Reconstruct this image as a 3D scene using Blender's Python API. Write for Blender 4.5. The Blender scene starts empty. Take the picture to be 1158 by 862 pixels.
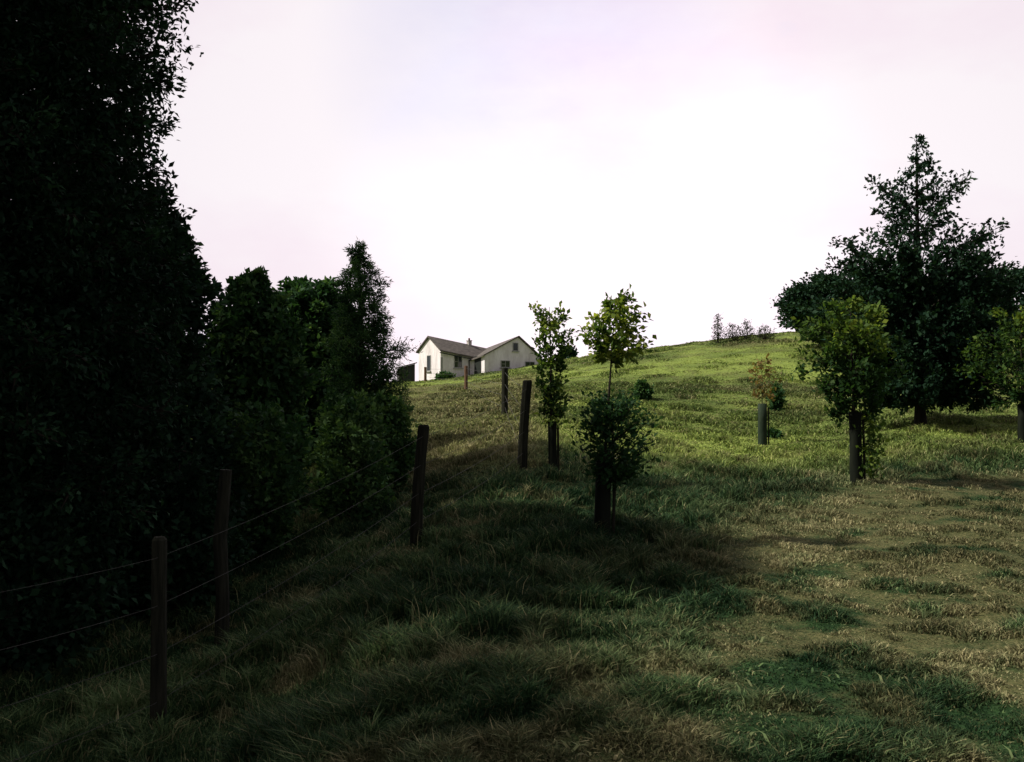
import bpy, math
import numpy as np
rng = np.random.default_rng(7)
F = 1050.0; CX = 579.0; HY = 447.0; EYE = 1.6
scene = bpy.context.scene
COL = scene.collection

# ------------------------------------------------------------------ noise
def _hash(ix, iy, seed):
    h = (ix.astype(np.int64) * 374761393 + iy.astype(np.int64) * 668265263 + seed * 1274126177) & 0xffffffff
    h = ((h ^ (h >> 13)) * 1274126177) & 0xffffffff
    return ((h ^ (h >> 16)) & 0xffff) / 65535.0
def vnoise(x, y, seed=0):
    x = np.asarray(x, float); y = np.asarray(y, float)
    ix = np.floor(x); iy = np.floor(y); fx = x - ix; fy = y - iy
    fx = fx * fx * (3 - 2 * fx); fy = fy * fy * (3 - 2 * fy)
    a = _hash(ix, iy, seed); b = _hash(ix + 1, iy, seed); c = _hash(ix, iy + 1, seed); d = _hash(ix + 1, iy + 1, seed)
    return (a * (1 - fx) + b * fx) * (1 - fy) + (c * (1 - fx) + d * fx) * fy
def fbm(x, y, seed=0, octv=4):
    s = 0; a = .5; t = 0
    for i in range(octv):
        s = s + a * vnoise(x * 2 ** i, y * 2 ** i, seed + i * 17); t += a; a *= .5
    return s / t
def sstep(a, b, x):
    t = np.clip((x - a) / (b - a), 0, 1); return t * t * (3 - 2 * t)

# ------------------------------------------------------------------ terrain
DD = np.array([1, 3, 6, 10, 14, 20, 25, 32, 45, 60, 80, 100, 140, 300, 1500.])
COLS = [
 (-900, [-.1, -.4, -.7, -.5, -.5, -.4, -.2, 0, .5, 1, 1.5, 2, 2, 1, 0]),
 (0,    [0, -.4, -.7, -.7, -.45, -.1, .1, .4, .9, 1.4, 2, 2.3, 2.3, 1, 0]),
 (250,  [0, -.3, -.62, -.55, -.35, 0, .3, .6, 1.1, 1.6, 2.2, 2.6, 2.6, 1, 0]),
 (475,  [0, 0, -.05, -.03, .1, .5, .8, 1.15, 1.65, 2.15, 2.65, 3.0, 3.0, 1, 0]),
 (533,  [0, 0, 0, .05, .35, .75, 1.0, 1.3, 1.8, 2.35, 3.1, 3.8, 3.8, 1, 0]),
 (590,  [0, 0, 0, .12, .58, .95, 1.2, 1.5, 2.0, 2.7, 3.8, 4.65, 4.6, 2, 0]),
 (650,  [0, 0, 0, .08, .45, .6, .85, 1.3, 2.3, 3.6, 4.7, 5.7, 5.6, 2, 0]),
 (730,  [0, 0, 0, .05, .15, .3, .58, 1.15, 2.6, 4.5, 5.5, 6.3, 6.3, 3, 0]),
 (862,  [0, 0, 0, .05, .1, .2, .34, 1.05, 3.0, 5.6, 6.6, 7.6, 7.6, 3, 0]),
 (968,  [0, 0, 0, .03, .1, .35, .55, .95, 3.0, 6.1, 7.4, 8.6, 8.6, 3, 0]),
 (1040, [0, 0, 0, .05, .15, .5, .95, 1.3, 3.1, 6.5, 8, 9, 9, 3, 0]),
 (1158, [0, 0, 0, .05, .1, .35, .85, 1.25, 3.1, 6.6, 8.4, 9.5, 9.5, 3, 0]),
 (1900, [0, 0, 0, .05, .1, .3, .6, 1.2, 3, 6, 8, 9, 9, 3, 0])]
AZ = np.radians(np.linspace(-180, 180, 721)); LR = np.linspace(math.log(.5), math.log(2200), 420)
def _table():
    az_c = [-math.pi]; prof = [np.zeros(len(LR))]
    az_c.append(-math.pi * .6); prof.append(np.zeros(len(LR)))
    for px, zs in COLS:
        a = math.atan((px - CX) / F); az_c.append(a)
        prof.append(np.interp(LR, np.log(DD / math.cos(a)), zs))
    az_c += [math.pi * .6, math.pi]; prof += [np.zeros(len(LR))] * 2
    prof = np.array(prof)
    T = np.stack([np.interp(AZ, az_c, prof[:, j]) for j in range(len(LR))], 1)
    for k, ax in ((7, 0), (15, 1)):
        for _ in range(2):
            T = sum(np.take(T, np.clip(np.arange(T.shape[ax]) + o, 0, T.shape[ax] - 1), axis=ax) for o in range(-(k // 2), k // 2 + 1)) / k
    return T
TAB = _table()
def gz(x, y, rough=True):
    x = np.asarray(x, float); y = np.asarray(y, float)
    r = np.hypot(x, y) + 1e-6; az = np.arctan2(x, y)
    u = np.clip((az - AZ[0]) / (AZ[1] - AZ[0]), 0, len(AZ) - 1.001); v = np.clip((np.log(r) - LR[0]) / (LR[1] - LR[0]), 0, len(LR) - 1.001)
    i = u.astype(int); j = v.astype(int); fu = u - i; fv = v - j
    z = (TAB[i, j] * (1 - fu) + TAB[i + 1, j] * fu) * (1 - fv) + (TAB[i, j + 1] * (1 - fu) + TAB[i + 1, j + 1] * fu) * fv
    if rough:
        z = z + (fbm(x * .9, y * .9, 3) - .5) * .16 * sstep(1, 4, r) + (fbm(x * .22, y * .22, 9, 3) - .5) * .3 * sstep(26, 40, r) * (1 - sstep(80, 98, r))
    return z
def path_mask(x, y):
    xb = np.interp(y, [0, 4, 8, 12, 14.5, 16.5, 18], [-1.5, -.2, 1.3, 3.1, 5.2, 9, 30])
    n = (fbm(x * .8, y * .8, 21) - .5) * 1.6
    return sstep(-1.2, 1.4, x - xb + n)
def dry_mask(x, y):
    """how straw-coloured the turf is"""
    p = path_mask(x, y)
    n1 = fbm(x * 2.6, y * 2.6, 31, 6) * .75 + fbm(x * .7, y * .7, 33, 3) * .25; n2 = fbm(x * .5, y * .5, 41, 3)
    d = p * sstep(.38, .62, n1 + .07 * sstep(5, 10, y) + .06 * sstep(2, 5, x)) + (1 - p) * .8 * sstep(.60, .72, n1)
    px = CX + F * x / np.maximum(y, .5)
    h = sstep(430, 470, px) * (1 - sstep(580, 640, px)) * sstep(12, 18, y) * (1 - sstep(50, 68, y)) * (.75 + .6 * sstep(.3, .55, n2))
    # bands along the foot and shoulder of the hill
    b1 = sstep(31, 34, y + (n2 - .5) * 8) * (1 - sstep(37, 42, y + (n2 - .5) * 8)) * sstep(.4, .6, fbm(x * .15, y * .5, 77, 3)) * sstep(5, 9, x)
    b2 = sstep(50, 54, y + (n2 - .5) * 10) * (1 - sstep(57, 63, y)) * sstep(.45, .6, fbm(x * .12, y * .3, 87, 3)) * sstep(10, 14, x)
    b3 = sstep(24, 34, y) * .5 * sstep(.52, .7, fbm(x * .3, y * .5, 117, 5)) * sstep(-2, 3, x)
    b4 = sstep(12, 16, y) * .4 * sstep(.52, .7, fbm(x * 1.1, y * 1.1, 127, 4))
    return np.clip(np.maximum.reduce([d, h, b1, b2 * .8, b3, b4]), 0, 1)
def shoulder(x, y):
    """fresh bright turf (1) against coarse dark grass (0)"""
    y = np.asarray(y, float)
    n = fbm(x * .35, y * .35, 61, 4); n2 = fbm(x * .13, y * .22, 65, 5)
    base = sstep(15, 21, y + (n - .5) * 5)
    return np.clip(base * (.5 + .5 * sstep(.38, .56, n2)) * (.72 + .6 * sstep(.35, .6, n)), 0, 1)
def W(px, d): return (px - CX) / F * d
def PZ(py, d): return EYE + (HY - py) * d / F

# ------------------------------------------------------------------ helpers
def link(o, parent=None):
    COL.objects.link(o)
    if parent is not None:
        o.parent = parent
    return o
def np_mesh(name, verts, faces_flat, loop_starts, mats, parent=None, attrs=None, smooth=False):
    me = bpy.data.meshes.new(name)
    verts = np.ascontiguousarray(verts, np.float32); nf = len(loop_starts)
    me.vertices.add(len(verts)); me.vertices.foreach_set('co', verts.ravel())
    me.loops.add(len(faces_flat)); me.loops.foreach_set('vertex_index', np.asarray(faces_flat, np.int32))
    me.polygons.add(nf); me.polygons.foreach_set('loop_start', np.asarray(loop_starts, np.int32))
    if attrs:
        for k, a in attrs.items():
            at = me.attributes.new(k, 'FLOAT', 'POINT'); at.data.foreach_set('value', np.asarray(a, np.float32))
    me.update(calc_edges=True); me.validate()
    if smooth: me.polygons.foreach_set('use_smooth', np.ones(nf, bool))
    for m in (mats if isinstance(mats, (list, tuple)) else [mats]): me.materials.append(m)
    return link(bpy.data.objects.new(name, me), parent)
def tagit(o, label, cat=None, group=None, kind=None):
    if label: o['label'] = label
    if cat: o['category'] = cat
    if group: o['group'] = group
    if kind: o['kind'] = kind
    return o
def empty(name, loc, label, cat, group=None, rz=0):
    o = bpy.data.objects.new(name, None); o.empty_display_size = .3; COL.objects.link(o)
    o.location = loc; o.rotation_euler = (0, 0, rz)
    return tagit(o, label, cat, group)
class MB:
    """collects polygons"""
    def __init__(s): s.v = []; s.f = []
    def poly(s, pts):
        b = len(s.v); s.v += [tuple(p) for p in pts]; s.f.append(tuple(range(b, b + len(pts)))); return s
    def prism(s, ring_a, ring_b):
        b = len(s.v); n = len(ring_a); s.v += [tuple(p) for p in ring_a] + [tuple(p) for p in ring_b]
        for i in range(n):
            j = (i + 1) % n; s.f.append((b + i, b + j, b + n + j, b + n + i))
        s.f.append(tuple(b + i for i in reversed(range(n)))); s.f.append(tuple(b + n + i for i in range(n))); return s
    def box(s, x0, x1, y0, y1, z0, z1):
        r = lambda z: [(x0, y0, z), (x1, y0, z), (x1, y1, z), (x0, y1, z)]
        return s.prism(r(z0), r(z1))
    def tube(s, pts, rad, n=8, jit=0):
        pts = [np.array(p, float) for p in pts]; b = len(s.v)
        for k, p in enumerate(pts):
            t = pts[min(k + 1, len(pts) - 1)] - pts[max(k - 1, 0)]; t /= np.linalg.norm(t)
            a = np.cross(t, (0, 1, 0) if abs(t[1]) < .9 else (1, 0, 0)); a /= np.linalg.norm(a); c = np.cross(t, a)
            r = rad[k] if hasattr(rad, '__len__') else rad
            for i in range(n):
                th = 2 * math.pi * i / n; rr = r * (1 + jit * (rng.random() - .5))
                s.v.append(tuple(p + rr * (a * math.cos(th) + c * math.sin(th))))
        for k in range(len(pts) - 1):
            for i in range(n):
                j = (i + 1) % n; s.f.append((b + k * n + i, b + k * n + j, b + (k + 1) * n + j, b + (k + 1) * n + i))
        s.f.append(tuple(b + i for i in reversed(range(n)))); e = b + (len(pts) - 1) * n; s.f.append(tuple(e + i for i in range(n)))
        return s
    def build(s, name, mat, parent=None, smooth=False, bevel=0):
        me = bpy.data.meshes.new(name); me.from_pydata(s.v, [], s.f); me.update()
        if smooth: me.polygons.foreach_set('use_smooth', np.ones(len(me.polygons), bool))
        me.materials.append(mat)
        o = link(bpy.data.objects.new(name, me), parent)
        if bevel:
            m = o.modifiers.new('bevel', 'BEVEL'); m.width = bevel; m.segments = 2
        return o

# ------------------------------------------------------------------ materials
def mat(name):
    m = bpy.data.materials.new(name); m.use_nodes = True
    nt = m.node_tree; nt.nodes.clear(); return m, nt
def N(nt, t, **kw):
    n = nt.nodes.new(t)
    for k, v in kw.items():
        if k.startswith('_'): setattr(n, k[1:], v)
        else: n.inputs[k.replace('__', ' ')].default_value = v
    return n
def ramp(nt, fac, stops):
    r = nt.nodes.new('ShaderNodeValToRGB'); e = r.color_ramp.elements
    e[0].position, e[0].color = stops[0][0], (*stops[0][1], 1); e[1].position, e[1].color = stops[1][0], (*stops[1][1], 1)
    for p, c in stops[2:]:
        q = e.new(p); q.color = (*c, 1)
    nt.links.new(fac, r.inputs['Fac']); return r.outputs['Color']
def leaf_mat(name, dark, mid, light, transl=.35, rough=.55):
    m, nt = mat(name); L = nt.links.new
    a = N(nt, 'ShaderNodeAttribute', _attribute_name='tint')
    c = ramp(nt, a.outputs['Fac'], [(0, dark), (1, light), (.5, mid)])
    p = N(nt, 'ShaderNodeBsdfPrincipled', Roughness=rough); p.inputs['Specular IOR Level'].default_value = .06
    L(c, p.inputs['Base Color'])
    t = N(nt, 'ShaderNodeBsdfTranslucent'); g = N(nt, 'ShaderNodeMixRGB', _blend_type='MULTIPLY', Fac=1.0)
    g.inputs['Color2'].default_value = (1.15, 1.15, .55, 1); L(c, g.inputs['Color1']); L(g.outputs[0], t.inputs['Color'])
    mx = N(nt, 'ShaderNodeMixShader', Fac=transl); L(p.outputs[0], mx.inputs[1]); L(t.outputs[0], mx.inputs[2])
    o = N(nt, 'ShaderNodeOutputMaterial'); L(mx.outputs[0], o.inputs['Surface']); return m
def noisy_mat(name, c1, c2, scale=8, stretch=(1, 1, 1), rough=.85, bump=.3, c3=None, spec=.3):
    m, nt = mat(name); L = nt.links.new
    tc = N(nt, 'ShaderNodeTexCoord'); mp = N(nt, 'ShaderNodeMapping'); mp.inputs['Scale'].default_value = stretch
    L(tc.outputs['Object'], mp.inputs['Vector'])
    n = N(nt, 'ShaderNodeTexNoise', Scale=scale, Detail=6.0, Roughness=.6); L(mp.outputs[0], n.inputs['Vector'])
    st = [(.3, c1), (.7, c2)]
    if c3: st.append((.5, c3))
    c = ramp(nt, n.outputs['Fac'], st)
    p = N(nt, 'ShaderNodeBsdfPrincipled', Roughness=rough); p.inputs['Specular IOR Level'].default_value = spec
    L(c, p.inputs['Base Color'])
    b = N(nt, 'ShaderNodeBump', Strength=bump, Distance=.02); L(n.outputs['Fac'], b.inputs['Height']); L(b.outputs[0], p.inputs['Normal'])
    o = N(nt, 'ShaderNodeOutputMaterial'); L(p.outputs[0], o.inputs['Surface']); return m
M_BARK = noisy_mat('bark', (.008, .007, .006), (.035, .03, .022), 14, (1, 1, .25), .95, .8, spec=.1)
M_POST = noisy_mat('weathered_timber', (.007, .008, .005), (.026, .027, .018), 12, (3, 3, .3), .95, .6, spec=.1)
M_RPOST = noisy_mat('reddish_timber', (.07, .04, .022), (.16, .09, .055), 12, (3, 3, .3), .9, .5)
M_WIRE = noisy_mat('galvanised_wire', (.03, .03, .027), (.08, .08, .07), 30, (1, 1, 1), .7, .1, spec=.2); 
M_GUARD = noisy_mat('dark_plastic_guard', (.004, .006, .004), (.012, .015, .009), 9, (1, 1, .3), .8, .3, spec=.08)
M_GUARD2 = noisy_mat('faded_plastic_guard', (.01, .02, .012), (.03, .042, .026), 9, (1, 1, .3), .8, .3, spec=.08)
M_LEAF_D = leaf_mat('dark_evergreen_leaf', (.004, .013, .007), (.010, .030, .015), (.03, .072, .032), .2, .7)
M_LEAF_M = leaf_mat('hedge_leaf', (.010, .032, .013), (.030, .078, .028), (.10, .18, .06), .35)
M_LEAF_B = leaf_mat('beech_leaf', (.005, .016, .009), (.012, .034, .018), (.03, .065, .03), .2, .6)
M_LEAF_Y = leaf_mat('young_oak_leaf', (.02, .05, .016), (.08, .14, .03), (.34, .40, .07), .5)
M_LEAF_BR = leaf_mat('withering_leaf', (.05, .06, .02), (.12, .1, .035), (.24, .16, .07), .45)
M_TWIG = leaf_mat('bare_scrub_leaf', (.015, .022, .012), (.035, .045, .022), (.07, .08, .04), .2)

def ground_mat():
    m, nt = mat('turf_ground'); L = nt.links.new
    g = N(nt, 'ShaderNodeNewGeometry')
    def noise(sc, det=6.0, r=.6):
        n = N(nt, 'ShaderNodeTexNoise', Scale=sc, Detail=det, Roughness=r); L(g.outputs['Position'], n.inputs['Vector']); return n.outputs['Fac']
    n1 = noise(9.); n2 = noise(5., 8., .7); n3 = noise(45., 4.)
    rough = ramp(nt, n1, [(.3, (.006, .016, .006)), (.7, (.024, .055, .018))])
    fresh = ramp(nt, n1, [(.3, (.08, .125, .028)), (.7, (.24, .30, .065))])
    dry = ramp(nt, n3, [(.3, (.022, .034, .012)), (.7, (.15, .135, .06)), (.5, (.075, .078, .032))])
    fa = N(nt, 'ShaderNodeAttribute', _attribute_name='fresh'); da = N(nt, 'ShaderNodeAttribute', _attribute_name='dry')
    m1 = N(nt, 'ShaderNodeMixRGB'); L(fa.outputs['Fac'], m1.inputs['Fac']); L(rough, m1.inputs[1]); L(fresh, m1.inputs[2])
    ad = N(nt, 'ShaderNodeMath', _operation='MULTIPLY_ADD'); L(n2, ad.inputs[0]); ad.inputs[1].default_value = 2.2; ad.inputs[2].default_value = -1.25
    s = N(nt, 'ShaderNodeMath', _operation='ADD', _use_clamp=True); L(ad.outputs[0], s.inputs[0]); L(da.outputs['Fac'], s.inputs[1])
    m2 = N(nt, 'ShaderNodeMixRGB'); L(s.outputs[0], m2.inputs['Fac']); L(m1.outputs[0], m2.inputs[1]); L(dry, m2.inputs[2])
    p = N(nt, 'ShaderNodeBsdfPrincipled', Roughness=1.0); p.inputs['Specular IOR Level'].default_value = .05
    L(m2.outputs[0], p.inputs['Base Color'])
    b = N(nt, 'ShaderNodeBump', Strength=.9, Distance=.06); L(n1, b.inputs['Height']); L(b.outputs[0], p.inputs['Normal'])
    o = N(nt, 'ShaderNodeOutputMaterial'); L(p.outputs[0], o.inputs['Surface']); return m
def blade_mat():
    m, nt = mat('grass_blade'); L = nt.links.new
    h = N(nt, 'ShaderNodeAttribute', _attribute_name='tint'); fa = N(nt, 'ShaderNodeAttribute', _attribute_name='fresh'); da = N(nt, 'ShaderNodeAttribute', _attribute_name='dry')
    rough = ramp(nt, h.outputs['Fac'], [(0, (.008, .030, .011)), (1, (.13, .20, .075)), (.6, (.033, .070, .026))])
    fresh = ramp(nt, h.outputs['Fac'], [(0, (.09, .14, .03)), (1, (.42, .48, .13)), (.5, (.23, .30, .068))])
    dry = ramp(nt, h.outputs['Fac'], [(0, (.05, .056, .022)), (1, (.40, .36, .19)), (.5, (.18, .165, .078))])
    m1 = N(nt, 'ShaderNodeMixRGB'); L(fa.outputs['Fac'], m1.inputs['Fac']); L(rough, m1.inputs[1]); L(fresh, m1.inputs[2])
    m2 = N(nt, 'ShaderNodeMixRGB'); L(da.outputs['Fac'], m2.inputs['Fac']); L(m1.outputs[0], m2.inputs[1]); L(dry, m2.inputs[2])
    p = N(nt, 'ShaderNodeBsdfPrincipled', Roughness=.7); p.inputs['Specular IOR Level'].default_value = .1; L(m2.outputs[0], p.inputs['Base Color'])
    t = N(nt, 'ShaderNodeBsdfTranslucent'); L(m2.outputs[0], t.inputs['Color'])
    mx = N(nt, 'ShaderNodeMixShader', Fac=.3); L(p.outputs[0], mx.inputs[1]); L(t.outputs[0], mx.inputs[2])
    o = N(nt, 'ShaderNodeOutputMaterial'); L(mx.outputs[0], o.inputs['Surface']); return m

# ------------------------------------------------------------------ ground
def build_ground():
    az = np.radians(np.concatenate([np.arange(-180, -36, 4), np.arange(-36, 36, .25), np.arange(36, 180, 4)]))
    r = np.concatenate([[.0], np.exp(np.linspace(math.log(.6), math.log(120), 330)), np.exp(np.linspace(math.log(125), math.log(2000), 24))])
    A, R = np.meshgrid(az, r, indexing='ij'); X = np.sin(A) * R; Y = np.cos(A) * R; Z = gz(X, Y)
    na, nr = A.shape
    i, j = np.meshgrid(np.arange(na), np.arange(nr - 1), indexing='ij'); k = (i + 1) % na
    q = np.stack([i * nr + j, i * nr + j + 1, k * nr + j + 1, k * nr + j], -1).reshape(-1, 4)
    x = X.ravel(); y = Y.ravel()
    o = np_mesh('ground', np.stack([x, y, Z.ravel()], 1), q[:, ::-1].ravel(), np.arange(len(q)) * 4, ground_mat(),
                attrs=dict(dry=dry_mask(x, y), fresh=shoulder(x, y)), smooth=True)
    tagit(o, None, kind='structure')
build_ground()

# ------------------------------------------------------------------ grass
M_BLADE = blade_mat()
def blades(name, x, y, h, w, label, lean=.5, tint=None, zoff=-.01, dryadd=0):
    n = len(x); z = gz(x, y) + zoff
    a = rng.random(n) * 2 * math.pi; ca, sa = np.cos(a), np.sin(a)
    b = rng.random(n) * 2 * math.pi; bl = lean * h * (.3 + rng.random(n))
    bx, by = np.cos(b) * bl, np.sin(b) * bl
    P = np.empty((n, 5, 3))
    P[:, 0] = np.stack([x - ca * w, y - sa * w, z], 1); P[:, 1] = np.stack([x + ca * w, y + sa * w, z], 1)
    mx, my, mz = x + bx * .35, y + by * .35, z + h * .6
    P[:, 2] = np.stack([mx + ca * w * .8, my + sa * w * .8, mz], 1); P[:, 3] = np.stack([mx - ca * w * .8, my - sa * w * .8, mz], 1)
    P[:, 4] = np.stack([x + bx, y + by, z + h * (1 - .25 * lean)], 1)
    base = np.arange(n)[:, None] * 5
    f = np.concatenate([base + [0, 1, 2, 3], base + [3, 2, 4]], 1).ravel()
    ls = (np.arange(n)[:, None] * 7 + [0, 4]).ravel()
    t = tint if tint is not None else rng.random(n)
    dm = dry_mask(x, y); dm = np.clip(dm * (.45 + .7 * rng.random(n)) + (rng.random(n) < .1) * .7, 0, 1)
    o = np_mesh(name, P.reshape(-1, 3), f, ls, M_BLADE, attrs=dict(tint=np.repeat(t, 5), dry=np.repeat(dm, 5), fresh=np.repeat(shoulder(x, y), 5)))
    return tagit(o, label, 'grass', kind='stuff')
def samp(n, d0, d1, a0=-33, a1=33, p=1.0):
    az = np.radians(a0 + (a1 - a0) * rng.random(n)); u = rng.random(n)
    d = d0 * (d1 / d0) ** (u ** p); return np.tan(az) * d, d
# coarse grass nearby
x, y = samp(760000, 3.4, 20)
pm = path_mask(x, y); dm = dry_mask(x, y); tus = fbm(x * 3.6, y * 3.6, 91, 3)
keep = rng.random(len(x)) < (.6 + .4 * sstep(.3, .6, tus))
x, y, pm, dm, tus = x[keep], y[keep], pm[keep], dm[keep], tus[keep]
h = (.045 + .20 * sstep(.38, .72, tus) * (.3 + 1.1 * fbm(x * .6, y * .6, 14, 3))) * (1 - .52 * pm) * (1 - .25 * dm) * (.5 + .8 * rng.random(len(x)))
t = np.clip(.15 + .75 * rng.random(len(x)) ** 1.8 + (tus - .5) * .3 + (fbm(x * 1.1, y * 1.1, 55, 4) - .5) * 1.3, 0, 1)
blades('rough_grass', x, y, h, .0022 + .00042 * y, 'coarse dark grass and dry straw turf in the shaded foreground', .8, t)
x, y = samp(26000, 3.4, 16); k = rng.random(len(x)) < sstep(.5, .66, fbm(x * 1.9, y * 1.9, 171, 3)); x, y = x[k], y[k]
blades('broad_weeds', x, y, .02 + .045 * rng.random(len(x)), .004 + .006 * rng.random(len(x)), 'low broad-leaved weeds scattered through the foreground turf', 1.6, .35 + .6 * rng.random(len(x)))
x, y = samp(3800, 4.5, 22); k = rng.random(len(x)) < (1 - path_mask(x, y)) * sstep(.42, .62, fbm(x * .8, y * .8, 181, 3)); x, y = x[k], y[k]
blades('seed_stalks', x, y, .15 + .18 * rng.random(len(x)), .0012 + .00022 * y, 'thin pale seed stalks standing above the coarse grass', .35, .6 + .4 * rng.random(len(x)))
x, y = samp(260000, 17, 40, p=.8)
tus = fbm(x * 1.1, y * 1.1, 95, 3)
h = (.04 + .16 * sstep(.45, .7, tus)) * (.5 + .8 * rng.random(len(x)))
blades('meadow_grass', x, y, h, .0008 * y, 'short sunlit meadow grass between the young trees and the hill foot', .9, np.clip(rng.random(len(x)) * .8 + (.55 - tus) * .6, 0, 1))
x, y = samp(220000, 36, 100, -12, 33)
tus = fbm(x * .6, y * .45, 99, 4)
h = (.03 + .15 * sstep(.52, .72, tus)) * (.5 + .8 * rng.random(len(x)))
blades('hill_grass', x, y, h, .0007 * y, 'bright green and yellow grass with tussocks on the hillside', .9, np.clip(.15 + rng.random(len(x)) * .7 + (.52 - tus) * 1.0, 0, 1))

# ------------------------------------------------------------------ trees
def seg_tubes(P0, P1, R0, R1, n=4):
    """tapered tubes, vectorised"""
    T = P1 - P0; T = T / (np.linalg.norm(T, axis=1, keepdims=True) + 1e-9)
    ref = np.where(np.abs(T[:, 2:3]) < .9, np.array([[0, 0, 1.]]), np.array([[1., 0, 0]]))
    A = np.cross(T, ref); A /= np.linalg.norm(A, axis=1, keepdims=True) + 1e-9; B = np.cross(T, A)
    th = np.arange(n) * 2 * math.pi / n
    ring = A[:, None] * np.cos(th)[None, :, None] + B[:, None] * np.sin(th)[None, :, None]
    V = np.concatenate([P0[:, None] + ring * R0[:, None, None], P1[:, None] + ring * R1[:, None, None]], 1)
    k = len(P0); i = np.arange(n); j = (i + 1) % n
    q = np.stack([i, j, j + n, i + n], 1)[None] + (np.arange(k) * 2 * n)[:, None, None]
    return V.reshape(-1, 3), q.reshape(-1, 4)
def leaf_mesh(name, C, D, size, aspect, M, parent, tint, curl=.25):
    n = len(C); D = D / (np.linalg.norm(D, axis=1, keepdims=True) + 1e-9)
    U = rng.normal(size=(n, 3)); U[:, 2] += .9
    S = np.cross(D, U); S /= np.linalg.norm(S, axis=1, keepdims=True) + 1e-9; Nn = np.cross(S, D)
    L = (size * (.6 + .8 * rng.random(n)))[:, None]; w = L * aspect * .5
    V = np.stack([C, C + D * L * .45 + S * w + Nn * L * curl * .3, C + D * L - Nn * L * curl * .4, C + D * L * .45 - S * w + Nn * L * curl * .3], 1)
    f = np.arange(n * 4)
    return np_mesh(name, V.reshape(-1, 3), f, np.arange(n) * 4, M, parent, attrs=dict(tint=np.repeat(tint, 4)))
def unit(v): return v / (np.linalg.norm(v, axis=-1, keepdims=True) + 1e-9)
def tree(name, label, cat, px, d, prof, n1, n2, nl, leaf, M, group=None, rise=.5, trunk_r=.12, aspect=.6, top_px=None, sec=.3,
         fill=0, droop=0., trunk_top=None, bark=M_BARK, guard=None, jitter=.25, tint0=0., low=None, spray=.12, base_extra=None, depth=1.0, extra=None, limbs=True, open_top=None, tips=None, tz_tint=0.):
    """prof: rows (picture height, left edge, right edge) read as metres at the tree's own distance d"""
    X0 = W(px, d); Y0 = d; Z0 = float(gz(X0, Y0)) - .05
    root = empty(name, (X0, Y0, Z0), label, cat, group)
    prof = sorted(prof, key=lambda r: -r[0]); s = d / F
    zz = np.array([PZ(r[0], d) - Z0 for r in prof]); ztop = zz[-1]; zlow = zz[0]
    tx = ((top_px if top_px is not None else px) - px) * s
    axis = lambda z: tx * np.clip(z / ztop, 0, 1) ** 1.3
    lz = np.array([max((px - r[1]) * s + axis(h), .02) for r, h in zip(prof, zz)])
    rz = np.array([max((r[2] - px) * s - axis(h), .02) for r, h in zip(prof, zz)])
    # primary tips, sampled by surface
    zs = np.linspace(zlow, ztop, 200); wd = (np.interp(zs, zz, lz) + np.interp(zs, zz, rz)) + .15 * ztop / 5
    cdf = np.cumsum(wd); tz = np.interp((np.arange(n1) + rng.random(n1)) / n1 * cdf[-1], cdf, zs)
    az = np.arange(n1) * 2.39996 + rng.random(n1) * .8
    ca = np.cos(az); RL = np.interp(tz, zz, lz); RR = np.interp(tz, zz, rz)
    side = (ca + 1) / 2; R = RL * (1 - side) + RR * side
    R = R * np.where(np.abs(ca) > .6, 1, depth)
    R = R * (1 - jitter + jitter * 1.25 * rng.random(n1)) * .93
    tip = np.stack([axis(tz) + ca * R, np.sin(az) * R, tz], 1)
    if tips is not None:
        kt = len(tips); ii = np.arange(kt) * 3
        for i_, (tpx, tpy, ty) in zip(ii, tips):
            tz[i_] = PZ(tpy, d + ty) - Z0; dx_ = W(tpx, d + ty) - X0; tip[i_] = (dx_, ty, tz[i_]); R[i_] = max(math.hypot(dx_ - float(axis(tz[i_])), ty), .25)
        gone = (tz > open_top[0] * ztop) & ~np.isin(np.arange(n1), ii)
    zb = np.clip(tz - rise * R, (low if low is not None else zlow * .8), ztop * .97); zb = np.minimum(zb, tz + .3 * R * droop + .02)
    st = np.stack([axis(zb), zb * 0, zb], 1)
    mid = st * .5 + tip * .5 + np.stack([R * 0, R * 0, R * (.12 if droop <= 0 else .12 + .1 * droop)], 1) + rng.normal(size=(n1, 3)) * R[:, None] * .05
    def bez(t):  # t: (n1,k)
        t = t[..., None]; return (1 - t) ** 2 * st[:, None] + 2 * t * (1 - t) * (mid[:, None]) + t * t * tip[:, None]
    r1 = np.clip(min(trunk_r, .14) * .3 * (R / (R.max() + 1e-6)) ** .8, .004, None)
    if open_top is not None: r1 = np.where(gone, .0005, r1)
    tv, tq = [], []; off = 0
    def addt(a):
        nonlocal off
        tv.append(a[0]); tq.append(a[1] + off); off += len(a[0])
    pr = bez(np.linspace(0, 1, 6)[None].repeat(n1, 0))
    for k in range(5):
        addt(seg_tubes(pr[:, k], pr[:, k + 1], r1 * (1 - k / 5.5), r1 * (1 - (k + 1) / 5.5), 5))
    t2 = .22 + .8 * rng.random((n1, n2)) ** .8; t2 = np.clip(t2, 0, 1)
    p2 = bez(t2); bd = unit(tip - st)[:, None]
    sd = bd * .7 + rng.normal(size=(n1, n2, 3)) * .55; sd[..., 2] += .15 - droop * .5; sd = unit(sd)
    l2 = sec * (R[:, None] * (.55 + .45 * (1 - t2)) + .06 * ztop * .3) * (.5 + .8 * rng.random((n1, n2)))
    e2 = p2 + sd * l2[..., None]; p2f = p2.reshape(-1, 3); e2f = e2.reshape(-1, 3)
    rr = np.repeat(r1, n2) * .35
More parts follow.
